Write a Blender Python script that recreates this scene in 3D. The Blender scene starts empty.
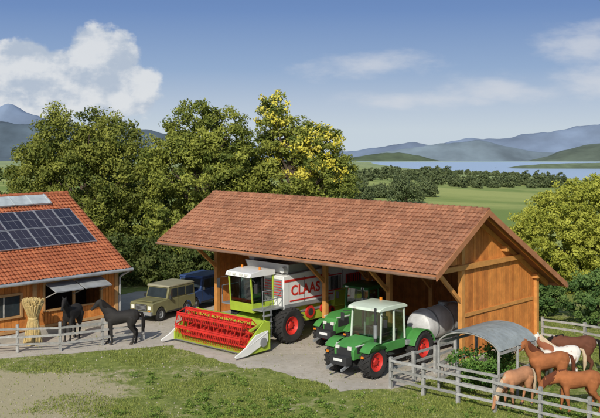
import bpy, math, random
import numpy as np
from mathutils import Vector, Matrix, noise
random.seed(7); rng=np.random.default_rng(7)
scene=bpy.context.scene
HC=9.36; F=950.0; HY=130.0
A=math.atan2(-.678,.735)
U=Vector((.735,-.678,0)); V=Vector((.678,.735,0))
def G(px,py):
    Y=F*HC/(py-HY); return Vector(((px-300)/F*Y,Y,0))
# ---------------------------------------------------------------- materials
def nn(nt,t,**k):
    n=nt.nodes.new(t)
    for a,b in k.items(): setattr(n,a,b)
    return n
def mixc(nt,fac,a,b,bt='MIX'):
    m=nt.nodes.new('ShaderNodeMix'); m.data_type='RGBA'; m.blend_type=bt
    for i,v in ((0,fac),(6,a),(7,b)):
        if isinstance(v,bpy.types.NodeSocket): nt.links.new(v,m.inputs[i])
        elif i==0: m.inputs[0].default_value=v
        else: m.inputs[i].default_value=(*v[:3],1)
    return m.outputs[2]
def mth(nt,op,a,b=None,c=None,clamp=False):
    m=nt.nodes.new('ShaderNodeMath'); m.operation=op; m.use_clamp=clamp
    for i,v in enumerate((a,b,c)):
        if v is None: continue
        if isinstance(v,bpy.types.NodeSocket): nt.links.new(v,m.inputs[i])
        else: m.inputs[i].default_value=v
    return m.outputs[0]
def noi(nt,vec,scale,detail=4,rough=.55):
    n=nt.nodes.new('ShaderNodeTexNoise'); n.inputs['Scale'].default_value=scale
    n.inputs['Detail'].default_value=detail; n.inputs['Roughness'].default_value=rough
    nt.links.new(vec,n.inputs['Vector']); return n.outputs['Fac']
def ramp(nt,fac,lo,hi):
    m=nt.nodes.new('ShaderNodeMapRange'); m.interpolation_type='SMOOTHSTEP'
    nt.links.new(fac,m.inputs[0]); m.inputs[1].default_value=lo; m.inputs[2].default_value=hi
    return m.outputs[0]
def M(name,c1,c2=None,rough=.6,metal=0,ns=2.5,na=.25,bump=0,bs=25,dirt=0,dcol=(.2,.16,.1),spec=.35):
    m=bpy.data.materials.new(name); m.use_nodes=True; nt=m.node_tree
    b=nt.nodes['Principled BSDF']; b.inputs['Roughness'].default_value=rough; b.inputs['Metallic'].default_value=metal
    b.inputs['Specular IOR Level'].default_value=spec
    tc=nn(nt,'ShaderNodeTexCoord').outputs['Object']
    at=nn(nt,'ShaderNodeAttribute',attribute_name='tint')
    col=mixc(nt,at.outputs['Fac'],c1,c2 or tuple(x*.9 for x in c1))
    n=noi(nt,tc,ns,6)
    v=nn(nt,'ShaderNodeMapRange'); nt.links.new(n,v.inputs[0]); v.inputs[1].default_value=.25; v.inputs[2].default_value=.75
    v.inputs[3].default_value=1-na; v.inputs[4].default_value=1+na
    col=mixc(nt,1.0,col,v.outputs[0],'MULTIPLY')
    if dirt:
        d=ramp(nt,noi(nt,tc,ns*1.7+3,8,.7),.62-.25*dirt,.85-.1*dirt)
        d=mth(nt,'MULTIPLY',d,min(1,dirt*1.2)); col=mixc(nt,d,col,dcol)
    nt.links.new(col,b.inputs['Base Color'])
    if bump:
        bp=nn(nt,'ShaderNodeBump'); bp.inputs['Strength'].default_value=bump; bp.inputs['Distance'].default_value=.03
        nt.links.new(noi(nt,tc,bs,6),bp.inputs['Height']); nt.links.new(bp.outputs[0],b.inputs['Normal'])
    return m
def leafM(name,c1,c2,tr=.25):
    m=bpy.data.materials.new(name); m.use_nodes=True; nt=m.node_tree
    b=nt.nodes['Principled BSDF']; b.inputs['Roughness'].default_value=.6; b.inputs['Specular IOR Level'].default_value=.2
    at=nn(nt,'ShaderNodeAttribute',attribute_name='tint')
    col=mixc(nt,at.outputs['Fac'],c1,c2)
    nt.links.new(col,b.inputs['Base Color'])
    t=nn(nt,'ShaderNodeBsdfTranslucent'); nt.links.new(col,t.inputs[0])
    mx=nn(nt,'ShaderNodeMixShader'); mx.inputs[0].default_value=tr
    nt.links.new(b.outputs[0],mx.inputs[1]); nt.links.new(t.outputs[0],mx.inputs[2])
    nt.links.new(mx.outputs[0],nt.nodes['Material Output'].inputs[0]); return m
def glassM(name,tcol=(.55,.65,.62),f=.22):
    m=bpy.data.materials.new(name); m.use_nodes=True; nt=m.node_tree
    t=nn(nt,'ShaderNodeBsdfTransparent'); t.inputs[0].default_value=(*tcol,1)
    g=nn(nt,'ShaderNodeBsdfGlossy'); g.inputs['Roughness'].default_value=.05
    mx=nn(nt,'ShaderNodeMixShader'); mx.inputs[0].default_value=f
    nt.links.new(t.outputs[0],mx.inputs[1]); nt.links.new(g.outputs[0],mx.inputs[2])
    nt.links.new(mx.outputs[0],nt.nodes['Material Output'].inputs[0]); return m
orange=M('orange_boards',(.62,.235,.05),(.46,.155,.032),.75,ns=3,na=.25,bump=.4,bs=14,dirt=.3,dcol=(.22,.10,.045))
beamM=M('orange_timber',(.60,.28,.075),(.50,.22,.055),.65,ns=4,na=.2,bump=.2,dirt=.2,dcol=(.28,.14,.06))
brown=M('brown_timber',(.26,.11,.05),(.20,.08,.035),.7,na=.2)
tileM=M('clay_tile',(.41,.19,.105),(.265,.115,.065),.9,ns=.7,na=.28,bump=.4,bs=30,dirt=.6,dcol=(.19,.125,.08),spec=.15)
tileR=M('red_clay_tile',(.43,.145,.065),(.31,.095,.045),.9,ns=.8,na=.22,bump=.4,bs=30,dirt=.4,dcol=(.18,.095,.055),spec=.15)
conc=M('concrete',(.44,.40,.33),None,.9,ns=.8,na=.18,bump=.3,bs=30,dirt=.25,dcol=(.27,.23,.17))
greyM=M('grey_metal',(.33,.34,.34),(.25,.26,.26),.45,.3,na=.15,dirt=.2)
darkM=M('dark_parts',(.025,.025,.025),(.04,.04,.04),.6)
tyreM=M('tyre_rubber',(.022,.022,.021),(.03,.028,.026),.85,bump=.3,dirt=.35,dcol=(.13,.11,.08))
whiteM=M('white_paint',(.74,.74,.70),(.66,.66,.62),.4,na=.08,dirt=.25,dcol=(.46,.42,.33))
redM=M('red_paint',(.60,.035,.02),(.50,.025,.02),.5,na=.15,dirt=.2,dcol=(.20,.07,.045))
limeM=M('lime_paint',(.38,.50,.05),(.32,.43,.04),.45,na=.12,dirt=.25,dcol=(.24,.24,.10))
greenM=M('green_paint',(.07,.27,.06),(.06,.22,.05),.42,na=.15,dirt=.35,dcol=(.17,.17,.09))
dgreenM=M('dark_green_paint',(.03,.13,.035),(.03,.10,.03),.4,na=.12,dirt=.1)
paleM=M('pale_cab_paint',(.60,.68,.56),(.55,.64,.5),.45,na=.1,dirt=.25,dcol=(.38,.39,.30))
oliveM=M('olive_paint',(.20,.19,.09),(.17,.16,.075),.45,na=.12,dirt=.25)
oliveR=M('olive_roof',(.32,.30,.20),None,.5,na=.1,dirt=.1)
blueM=M('blue_paint',(.04,.075,.19),(.03,.06,.15),.4,na=.12,dirt=.15)
fenceM=M('weathered_wood',(.37,.365,.34),(.23,.225,.20),.85,ns=6,na=.3,bump=.3,dirt=.4,dcol=(.18,.16,.12))
solarM=M('solar_cell',(.045,.04,.055),(.03,.03,.045),.15,.1,na=.1)
strawM=M('straw',(.62,.48,.22),(.45,.33,.13),.85,ns=10,na=.3,bump=.4)
bark=M('bark',(.10,.075,.05),(.07,.05,.035),.95,na=.3,bump=.6,bs=12)
glass=glassM('cab_glass'); dglass=M('dark_window',(.03,.04,.045),None,.06)
lampM=M('lamp_glass',(.7,.7,.62),None,.1)
orangeL=M('orange_lamp',(.7,.22,.02),None,.3)
canopyM=M('corrugated_sheet',(.34,.37,.35),(.28,.30,.29),.4,.1,na=.25,dirt=.6,dcol=(.19,.19,.14))
horseBlack=M('black_coat',(.022,.02,.018),None,.75,na=.3,bump=.2,bs=40,spec=.25)
horseBrown=M('chestnut_coat',(.32,.115,.042),(.32,.115,.042),.85,ns=2,na=.4,bump=.2,bs=40,spec=.15,dirt=.3,dcol=(.14,.05,.025))
horseBay=M('bay_coat',(.13,.05,.028),None,.8,ns=2,na=.35,bump=.2,bs=40,spec=.15)
horseTan=M('light_chestnut_coat',(.42,.20,.10),None,.85,ns=2,na=.3,bump=.2,bs=40,spec=.15)
maneB=M('black_mane',(.015,.013,.012),None,.9,spec=.1)
maneR=M('dark_chestnut_mane',(.12,.04,.02),None,.9,spec=.1)
maneW=M('flaxen_mane',(.55,.42,.28),None,.9,spec=.1)
hoofM=M('hoof',(.05,.04,.03),None,.6)
pinto=bpy.data.materials.new('pinto_coat'); pinto.use_nodes=True
nt=pinto.node_tree; b=nt.nodes['Principled BSDF']; b.inputs['Roughness'].default_value=.8; b.inputs['Specular IOR Level'].default_value=.15
tc=nn(nt,'ShaderNodeTexCoord').outputs['Object']
nt.links.new(mixc(nt,ramp(nt,noi(nt,tc,1.6,2),.52,.56),(.66,.62,.55),(.28,.10,.05)),b.inputs['Base Color'])
# ---------------------------------------------------------------- mesh builder
def empty(name,loc,rot=0,scale=1):
    e=bpy.data.objects.new(name,None); scene.collection.objects.link(e)
    e.location=loc; e.rotation_euler=(0,0,rot); e.scale=(scale,)*3; e.empty_display_size=.2; return e
class MB:
    def __init__(s): s.V=[];s.F=[];s.M=[];s.T=[]
    def add(s,vs,fs,m=0,t=None):
        o=len(s.V); s.V+= [tuple(v) for v in vs]
        t=.5 if t is None else t
        for f in fs: s.F.append(tuple(o+i for i in f)); s.M.append(m); s.T.append(t)
    def hexa(s,p,m=0,t=None):
        s.add(p,[(3,2,1,0),(4,5,6,7),(0,1,5,4),(1,2,6,5),(2,3,7,6),(3,0,4,7)],m,t)
    def box(s,c,d,m=0,R=None,t=None):
        c=Vector(c); x,y,z=d[0]/2,d[1]/2,d[2]/2
        p=[Vector(q) for q in((-x,-y,-z),(x,-y,-z),(x,y,-z),(-x,y,-z),(-x,-y,z),(x,-y,z),(x,y,z),(-x,y,z))]
        if R is not None: p=[R@q for q in p]
        s.hexa([c+q for q in p],m,t)
    def beam(s,p1,p2,w,h,m=0,t=None):
        p1=Vector(p1);p2=Vector(p2);d=(p2-p1);L=d.length;d.normalize()
        up=Vector((0,0,1)) if abs(d.z)<.95 else Vector((0,1,0))
        sd=d.cross(up).normalized(); up=sd.cross(d)
        R=Matrix((sd,d,up)).transposed(); s.box((p1+p2)/2,(w,L,h),m,R,t)
    def cyl(s,p1,p2,r1,r2=None,n=12,m=0,t=None):
        r2=r1 if r2 is None else r2
        p1=Vector(p1);p2=Vector(p2);d=(p2-p1).normalized()
        a=Vector((1,0,0)) if abs(d.x)<.9 else Vector((0,1,0))
        a=a.cross(d).normalized(); b=d.cross(a)
        vs=[];fs=[]
        for p,r in((p1,r1),(p2,r2)):
            for i in range(n):
                q=2*math.pi*i/n; vs.append(p+a*math.cos(q)*r+b*math.sin(q)*r)
        for i in range(n): j=(i+1)%n; fs.append((i,j,n+j,n+i))
        fs.append(tuple(range(n-1,-1,-1))); fs.append(tuple(range(n,2*n))); s.add(vs,fs,m,t)
    def prism(s,poly,x0,x1,m=0,t=None,inset=0):
        n=len(poly); vs=[(x0,y,z) for y,z in poly]+[(x1,y,z) for y,z in poly]
        fs=[(i,(i+1)%n,n+(i+1)%n,n+i) for i in range(n)]+[tuple(range(n-1,-1,-1)),tuple(range(n,2*n))]
        s.add(vs,fs,m,t)
    def lathe(s,c,prof,n=32,m=0,axis='x'):
        vs=[];fs=[];k=len(prof)
        for i in range(n):
            q=2*math.pi*i/n
            for (x,r) in prof:
                if axis=='x': vs.append((c[0]+x,c[1]+r*math.cos(q),c[2]+r*math.sin(q)))
                else: vs.append((c[0]+r*math.cos(q),c[1]+r*math.sin(q),c[2]+x))
        for i in range(n):
            j=(i+1)%n
            for a in range(k-1): fs.append((i*k+a,j*k+a,j*k+a+1,i*k+a+1))
        s.add(vs,fs,m)
    def tube(s,pts,r,n=8,m=0,t=None):
        for a,b in zip(pts[:-1],pts[1:]): s.cyl(a,b,r,r,n,m,t)
    def path(s,pts,n=14,m=0,side=Vector((0,1,0))):
        P=[Vector(p[0]) for p in pts]; vs=[];fs=[]
        for i,(p,rs,rv) in enumerate(pts):
            t=(P[min(i+1,len(P)-1)]-P[max(i-1,0)]).normalized()
            up=t.cross(side).normalized(); sd=up.cross(t)
            for k in range(n):
                q=2*math.pi*k/n; vs.append(P[i]+sd*rs*math.cos(q)+up*rv*math.sin(q))
        L=len(P)
        for i in range(L-1):
            for k in range(n):
                l=(k+1)%n; fs.append((i*n+k,i*n+l,(i+1)*n+l,(i+1)*n+k))
        fs.append(tuple(range(n-1,-1,-1))); fs.append(tuple(range((L-1)*n,L*n))); s.add(vs,fs,m)
    def build(s,name,parent,mats,smooth=35,bevel=0,loc=None,rot=None):
        me=bpy.data.meshes.new(name); me.from_pydata(s.V,[],s.F)
        for m in mats: me.materials.append(m)
        me.polygons.foreach_set('material_index',s.M)
        a=me.attributes.new('tint','FLOAT','FACE'); a.data.foreach_set('value',s.T)
        me.update()
        if smooth:
            me.polygons.foreach_set('use_smooth',[True]*len(s.F)); me.set_sharp_from_angle(angle=math.radians(smooth))
        o=bpy.data.objects.new(name,me); scene.collection.objects.link(o)
        if parent: o.parent=parent
        if loc: o.location=loc
        if rot: o.rotation_euler=rot
        if bevel:
            bm=o.modifiers.new('bevel','BEVEL'); bm.width=bevel; bm.segments=2; bm.limit_method='ANGLE'; bm.angle_limit=math.radians(40)
            bm.harden_normals=False
        return o
def planks(mb,axis,fix,a0,a1,z0,top,w=.2,th=.04,m=0):
    a=a0
    while a<a1-1e-3:
        b=min(a+w,a1); e=b-.016; t=random.random(); j=random.uniform(-.006,.006)
        za,zb=top(a),top(e)
        if za>z0+.02 or zb>z0+.02:
            za=max(za,z0+.01); zb=max(zb,z0+.01); f0=fix-th/2+j; f1=fix+th/2+j
            if axis=='y': p=[(f0,a,z0),(f1,a,z0),(f1,e,z0),(f0,e,z0),(f0,a,za),(f1,a,za),(f1,e,zb),(f0,e,zb)]
            else: p=[(a,f0,z0),(e,f0,z0),(e,f1,z0),(a,f1,z0),(a,f0,za),(e,f0,zb),(e,f1,zb),(a,f1,za)]
            mb.hexa(p,m,t)
        a=b
def tiles(mb,O,along,down,L,S,tw=.2,course=.25,m=0):
    O=Vector(O);al=Vector(along).normalized();dn=Vector(down).normalized();nr=al.cross(dn)
    if nr.z<0: nr=-nr
    nt_=int(L/tw); tw=L/nt_; nc=int(S/course); course=S/nc
    ph=[0,.25,.5,.7,.85]; hh=[.0,.028,.038,.028,.004]
    xs=[];hs=[];idx=[]
    for i in range(nt_):
        for p,h in zip(ph,hh): xs.append((i+p)*tw); hs.append(h); idx.append(i)
    xs.append(L);hs.append(0);idx.append(nt_-1)
    n=len(xs); vs=[];fs=[];ts=[]
    for j in range(nc):
        for e,(dd,up) in enumerate(((0,0),(1,.045))):
            for x,h in zip(xs,hs):
                sag=.025*noise.noise(Vector((x*.5,j*.25,3)))
                vs.append(O+al*x+dn*((j+dd)*course)+nr*(h+up+.014+sag))
    tint=rng.random((nc,nt_))
    tint=np.clip(tint+(rng.random((nc,1))-.5)*.4,0,1)
    for r in range(2*nc-1):
        for k in range(n-1):
            fs.append((r*n+k,r*n+k+1,(r+1)*n+k+1,(r+1)*n+k)); ts.append(1.0 if r%2 else float(tint[r//2,idx[k]]))
    o=len(mb.V); mb.V+=[tuple(v) for v in vs]
    for f,t in zip(fs,ts): mb.F.append(tuple(o+i for i in f)); mb.M.append(m); mb.T.append(t)
def wheel(mb,c,r,w,mt=0,mr=1,rimr=.52,lugs=22,side=1,lugh=.035):
    h=w/2; rr=r*rimr
    mb.lathe(c,[(-h*.75,rr),(-h,rr+(r-rr)*.35),(-h,r*.86),(-h*.8,r*.95),(-h*.3,r*.975),(h*.3,r*.975),(h*.8,r*.95),(h,r*.86),(h,rr+(r-rr)*.35),(h*.75,rr)],36,mt)
    for sd in(-1,1):
        mb.lathe(c,[(sd*h*.76,rr*1.04),(sd*h*.8,rr*.98),(sd*h*.55,rr*.86),(sd*h*.3,rr*.6),(sd*h*.45,rr*.38),(sd*h*.6,rr*.3),(sd*h*.62,0.001)],24,mr)
    for i in range(8):
        q=2*math.pi*i/8
        for sd in(-1,1):
            p=Vector((c[0]+sd*h*.45,c[1]+rr*.5*math.cos(q),c[2]+rr*.5*math.sin(q))); mb.cyl(p,p+Vector((sd*h*.12,0,0)),rr*.05,n=6,m=mt)
    for i in range(lugs):
        for sd in(-1,1):
            q=2*math.pi*(i+(.5 if sd>0 else 0))/lugs
            R=Matrix.Rotation(q,3,'X')@Matrix.Rotation(sd*.6,3,'Z')
            p=Vector((c[0]+sd*h*.48,c[1],c[2]))+Matrix.Rotation(q,3,'X')@Vector((0,0,r*.965+lugh*.3))
            mb.box(p,(h*1.05,r*.075,lugh*1.4),mt,R)
# ---------------------------------------------------------------- leaves
def leafmesh(name,parent,P,size,mat,tint,nrm=None,asp=.55):
    N=len(P); 
    n=rng.normal(size=(N,3)); 
    if nrm is not None: n+=nrm*1.2
    n/=np.linalg.norm(n,axis=1)[:,None]
    r=rng.normal(size=(N,3)); a=np.cross(n,r); a/=np.linalg.norm(a,axis=1)[:,None]; b=np.cross(n,a)
    s=(size*rng.uniform(.6,1.35,N))[:,None]
    vs=np.stack([P+a*s,P+b*s*asp+n*s*.15,P-a*s,P-b*s*asp+n*s*.15],1).reshape(-1,3)
    fs=np.arange(4*N).reshape(-1,4)
    me=bpy.data.meshes.new(name); me.from_pydata(vs.tolist(),[],fs.tolist()); me.materials.append(mat)
    at=me.attributes.new('tint','FLOAT','FACE'); at.data.foreach_set('value',np.clip(tint,0,1).astype(np.float32))
    o=bpy.data.objects.new(name,me); scene.collection.objects.link(o)
    if parent: o.parent=parent
    return o
def crown(lobes,ncl,per,cs,inner=.2,jag=.12,zmin=.1):
    ar=np.array([l[3]*l[5] for l in lobes]); ar=ar/ar.sum(); Ps=[];Ts=[];Ns=[]
    for l,f in zip(lobes,ar):
        k=max(3,int(ncl*f)); c=np.array(l[:3]); R=np.array(l[3:6])
        d=rng.normal(size=(k,3)); d/=np.linalg.norm(d,axis=1)[:,None]
        rad=np.where(rng.random(k)<inner,rng.uniform(.2,.75,k),rng.uniform(.8,1.0,k)+np.clip(rng.normal(0,jag,k)*.6,-.3,.14))
        cc=c+d*R*rad[:,None]
        sz=cs*rng.uniform(.6,1.3,k)
        ct=rng.uniform(0,.75,k)
        q=rng.normal(size=(k,per,3)); q/=np.linalg.norm(q,axis=2)[:,:,None]; q*=(rng.random((k,per,1))**.45)
        q[:,:,2]*=.75
        P=cc[:,None,:]+q*sz[:,None,None]
        T=ct[:,None]+rng.uniform(-.15,.3,(k,per))+q[:,:,2]*.15
        Nn=q*1.2+d[:,None,:]*.5
        Ps.append(P.reshape(-1,3));Ts.append(T.reshape(-1));Ns.append(Nn.reshape(-1,3))
    P=np.concatenate(Ps);T=np.concatenate(Ts);Nn=np.concatenate(Ns)
    k=P[:,2]>zmin; return P[k],T[k],Nn[k]
def tree(name,loc,lobes,mat,ncl=330,per=95,cs=.62,leaf=.13,trunk=.32,inner=.2,jag=.12,extra=None):
    e=empty(name,loc); mb=MB()
    zt=max(l[2] for l in lobes)
    pts=[(Vector((0,0,-.1)),trunk*1.3,trunk*1.3),(Vector((.05,0,.8)),trunk,trunk),(Vector((-.05,.05,zt*.4)),trunk*.75,trunk*.75),(Vector((.05,0,zt*.75)),trunk*.4,trunk*.4),(Vector((0,0,zt)),trunk*.12,trunk*.12)]
    mb.path(pts,10)
    for l in lobes:
        for k in range(3):
            t=Vector(l[:3])+Vector((random.uniform(-.7,.7)*l[3],random.uniform(-.7,.7)*l[4],random.uniform(-.2,.6)*l[5]))
            z0=min(t.z*.6,zt*.7); s0=Vector((0,0,z0)); md=(s0*.5+t*.5)+Vector((0,0,-.2))
            r=trunk*.38
            mb.path([(s0,r,r),(md,r*.6,r*.6),(t,r*.12,r*.12)],6)
    mb.build('trunk_and_limbs',e,[bark])
    P,T,Nn=crown(lobes,ncl,per,cs,inner,jag); leafmesh('foliage',e,P,leaf,mat,T,Nn)
    if extra:
        m2,fr,lb=extra
        P,T,Nn=crown(lb,int(ncl*fr),30,cs*.6,0,jag+.05); leafmesh('blossom',e,P+Nn*.1,leaf,m2,T,Nn)
    return e
# ---------------------------------------------------------------- terrain
def shore(r): return max(560,min(1230,1216-1350*r))
def gz(x,y):
    if y<85: return 0.0
    r=x/y
    s=(y-85)/(shore(r)-85); s0=(y-85)/1100.
    und=1.0*min(1,(y-85)/150)*noise.noise(Vector((x*.008,y*.006,0)))
    land=-31*min(1,s0)
    wl=max(0,min(1,(r-.06)/.05))
    if y>1240: rise=-(y-1240)*.07
    else: rise=0
    if s<1: lk=-33.5*s
    elif y<1230: lk=-33.5-5*min(1,(s-1)*8)
    else: lk=-34+min(1,(y-1230)/25.)*3
    return (1-wl)*land+wl*lk+rise+und*(1 if s<.9 else .2)
def GT(px,py):
    y=86
    while y<5000:
        x=(px-300)/F*y; z=HC-(py-HY)*y/F
        if z<=gz(x,y): break
        y*=1.006
    return Vector(((px-300)/F*y,y,gz((px-300)/F*y,y)))
rows=list(np.linspace(-60,84,25))+list(85*np.exp(np.linspace(0,math.log(12000/85),190)))
cols=np.linspace(-1,1,150); vs=[];fs=[]
for y in rows:
    W=.75*max(y,0)+160
    for c in cols: vs.append((c*W,y,gz(c*W,y)))
nC=len(cols)
for i in range(len(rows)-1):
    for k in range(nC-1): fs.append((i*nC+k,i*nC+k+1,(i+1)*nC+k+1,(i+1)*nC+k))
gm=bpy.data.materials.new('grass_and_sand'); gm.use_nodes=True; nt=gm.node_tree
b=nt.nodes['Principled BSDF']; b.inputs['Roughness'].default_value=.95; b.inputs['Specular IOR Level'].default_value=.1
tc=nn(nt,'ShaderNodeTexCoord').outputs['Object']; sp=nn(nt,'ShaderNodeSeparateXYZ'); nt.links.new(tc,sp.inputs[0])
n1=noi(nt,tc,.33,7,.62); n2=noi(nt,tc,2.2,8,.7); n3=noi(nt,tc,14,6,.7)
grass=mixc(nt,ramp(nt,n2,.35,.65),(.125,.165,.035),(.25,.285,.07))
grass=mixc(nt,mth(nt,'MULTIPLY',ramp(nt,n3,.45,.7),.4),grass,(.36,.33,.14))
sand=mixc(nt,n3,(.34,.28,.16),(.58,.50,.34))
pth=mth(nt,'MULTIPLY',mth(nt,'MULTIPLY_ADD',sp.outputs[0],-.28,-1.5,clamp=True),ramp(nt,mth(nt,'MULTIPLY',sp.outputs[1],-1),-38.5,-35))
sf=ramp(nt,mth(nt,'ADD',mth(nt,'ADD',mth(nt,'MULTIPLY',n1,.5),mth(nt,'MULTIPLY',n2,.5)),mth(nt,'MULTIPLY',pth,.25)),.51,.64)
near=mixc(nt,mth(nt,'MULTIPLY',sf,.85),grass,sand)
mp=nn(nt,'ShaderNodeMapping'); nt.links.new(tc,mp.inputs[0]); mp.inputs['Scale'].default_value=(.010,.016,1)
n4=noi(nt,mp.outputs[0],1,6,.6)
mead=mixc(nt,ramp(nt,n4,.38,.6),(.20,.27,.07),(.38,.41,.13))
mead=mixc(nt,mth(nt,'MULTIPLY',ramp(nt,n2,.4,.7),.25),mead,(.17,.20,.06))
mead=mixc(nt,mth(nt,'MULTIPLY',ramp(nt,sp.outputs[1],250,900),.35),mead,(.30,.36,.28))  # far meadow fades paler and greyer: distance haze mixed into its colour
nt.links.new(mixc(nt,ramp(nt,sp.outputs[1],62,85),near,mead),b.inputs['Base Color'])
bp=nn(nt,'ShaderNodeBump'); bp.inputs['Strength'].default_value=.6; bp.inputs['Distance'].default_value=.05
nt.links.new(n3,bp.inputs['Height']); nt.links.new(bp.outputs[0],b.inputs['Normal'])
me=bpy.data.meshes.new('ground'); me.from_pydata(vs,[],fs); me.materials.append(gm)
o=bpy.data.objects.new('ground',me); scene.collection.objects.link(o); me.polygons.foreach_set('use_smooth',[True]*len(fs))
wm=bpy.data.materials.new('lake_water'); wm.use_nodes=True; b=wm.node_tree.nodes['Principled BSDF']
b.inputs['Base Color'].default_value=(.42,.52,.63,1); b.inputs['Roughness'].default_value=.3
mb=MB(); mb.add([(-100,450,-33),(1500,450,-33),(1500,1300,-33),(-100,1300,-33)],[(0,1,2,3)]); mb.build('lake',None,[wm],0)
def ridge(name,Y0,prof,depth,c1,c2,na=.12,seed=0,ns=.004,base=None):
    if base is None: base=-31-(Y0-1240)*.07-12
    pxs=[p[0] for p in prof]; pys=[p[1] for p in prof]; nx=360; ny=30; vs=[];fs=[]
    for j in range(ny):
        v=-1+2*j/(ny-1)
        for i in range(nx):
            px=pxs[0]+(pxs[-1]-pxs[0])*i/(nx-1); py=np.interp(px,pxs,pys)
            X=(px-300)/F*Y0; cz=HC+(HY-py)*Y0/F; e=min(1,i/25.,(nx-1-i)/25.)
            h=cz-base; f=max(0,1-abs(v))**1.15
            w=noise.fractal(Vector((X/Y0*9,v*1.6+seed,seed)),1,2,6)
            w2=noise.fractal(Vector((X/Y0*40,v*5,seed+3)),1,2,5)
            z=base+h*e*(f*(1+na*w*(.3+2.2*abs(v)))+na*.35*w2*f)-2*(1-f)
            vs.append((X+v*depth*.1,Y0+v*depth,z))
    for j in range(ny-1):
        for i in range(nx-1): fs.append((j*nx+i,j*nx+i+1,(j+1)*nx+i+1,(j+1)*nx+i))
    m=M(name+'_cover_and_haze',c1,c2,.95,ns=ns,na=.4); mb=MB(); mb.V=vs; mb.F=fs; mb.M=[0]*len(fs); mb.T=[.5]*len(fs)  # ridge colours hold land cover plus painted aerial haze
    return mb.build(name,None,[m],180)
ridge('mountains',5200,[(-250,118),(-60,112),(-20,110),(0,106),(12,102),(25,110),(60,122),(100,126),(130,128),(150,132),(230,142),(300,146),(330,152),(370,147),(410,141),(440,143),(470,136),(500,137),(540,131),(575,124),(600,121),(680,112),(800,118)],900,(.16,.21,.29),(.18,.23,.31),.10,seed=1,ns=.003)  # bluish base colours of the mountain layers carry the aerial haze
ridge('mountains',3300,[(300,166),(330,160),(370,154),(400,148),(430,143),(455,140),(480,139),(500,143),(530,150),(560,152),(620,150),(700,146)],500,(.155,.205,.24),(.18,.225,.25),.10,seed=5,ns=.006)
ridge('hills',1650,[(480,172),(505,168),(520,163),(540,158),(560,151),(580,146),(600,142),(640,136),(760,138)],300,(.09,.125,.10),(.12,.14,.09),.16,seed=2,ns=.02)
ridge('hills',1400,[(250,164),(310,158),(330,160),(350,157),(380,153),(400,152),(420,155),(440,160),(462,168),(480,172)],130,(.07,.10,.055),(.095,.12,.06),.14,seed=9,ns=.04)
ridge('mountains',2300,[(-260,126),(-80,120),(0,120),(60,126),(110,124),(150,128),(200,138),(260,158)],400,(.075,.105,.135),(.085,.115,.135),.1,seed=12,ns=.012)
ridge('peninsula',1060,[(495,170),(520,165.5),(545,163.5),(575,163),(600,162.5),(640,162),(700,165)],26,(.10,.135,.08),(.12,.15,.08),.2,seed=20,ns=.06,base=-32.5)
# distant trees
dl=leafM('distant_foliage',(.065,.09,.04),(.17,.20,.08),.1)
def distant(places,ncl=55,per=26):
    Ps=[];Ts=[];Ns=[];S_=[]
    for (px,py,rp,hp) in places:
        b=GT(px,py); k=b.y/F; r=rp*k; h=hp*k
        lob=[(b.x,b.y,b.z+h*.5,r,r,h*.5),(b.x+r*.4,b.y,b.z+h*.35,r*.8,r*.8,h*.36),(b.x-r*.5,b.y,b.z+h*.4,r*.7,r*.7,h*.4)]
        P,T,Nn=crown(lob,ncl,per,r*.3,.15,.1,-99); Ps.append(P);Ts.append(T);Ns.append(Nn); S_.append(np.full(len(P),k*.8))
    return np.concatenate(Ps),np.concatenate(Ts),np.concatenate(Ns),np.concatenate(S_)
def dtree(name,px,py,rp,hp):
    P,T,Nn,S_=distant([(px,py,rp,hp)],150,40); g=GT(px,py); e=empty(name,g); k=g.y/F
    mb=MB(); mb.cyl((0,0,0),(0,0,hp*k*.7),rp*k*.1,rp*k*.04,8); mb.build('trunk',e,[bark])
    leafmesh('foliage',e,P-np.array(g),S_*1.2,dl,T*.8,Nn)
dtree('field_tree',406,203,16,31); dtree('field_tree',428,197,8,16); dtree('field_bush',360,205,13,26); dtree('field_bush',380,198,9,14)
pl=[]
for i in range(48):
    px=425+i*2.9+random.uniform(-3,3); py=187+random.uniform(-2,1.5)-(3 if px<450 else 0); pl.append((px,py,random.uniform(3,6),random.uniform(5,15)))
for i in range(20): pl.append((555+i*4,186+random.uniform(-2,2),random.uniform(3,5),random.uniform(3,6)))
for i in range(36): pl.append((335+i*3.2,180+random.uniform(-3,1.5),random.uniform(4,6),random.uniform(6,13)))
for i in range(30): pl.append((410+i*4+random.uniform(-2,2),173+random.uniform(-1,1)+i*.12,random.uniform(2,4),random.uniform(2,5)))
P,T,Nn,S_=distant(pl); leafmesh('distant_trees',None,P,S_,dl,T*.8,Nn)
# ---------------------------------------------------------------- yard
mb=MB()
yp=[(-60,362),(40,356),(100,351),(150,347),(170,346),(205,357),(240,366),(290,374),(345,390),(392,389)]
yard=[G(*p) for p in yp]
PL=Vector((-4.10,48.06,0))
def S(x,y): return PL+U*x+V*y
yard+=[S(15.2,-.5),S(15.2,6.1),S(-.3,6.1),Vector((-3.5,56,0)),Vector((-9.5,55,0)),Vector((-12,51,0)),Vector((-20,38,0))]
vv=[(p.x,p.y,.004) for p in yard]
out=[]
for i,p in enumerate(vv):
    q=vv[(i+1)%len(vv)]
    for k in range(12):
        t=k/12; x=p[0]+(q[0]-p[0])*t; y=p[1]+(q[1]-p[1])*t; nz=(.35*noise.noise(Vector((x*1.1,y*1.1,2)))+.12*noise.noise(Vector((x*4,y*4,6)))) if i<9 else 0
        out.append((x+nz,y+nz,.004))
yardpoly=[(p[0],p[1]) for p in out]
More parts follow.
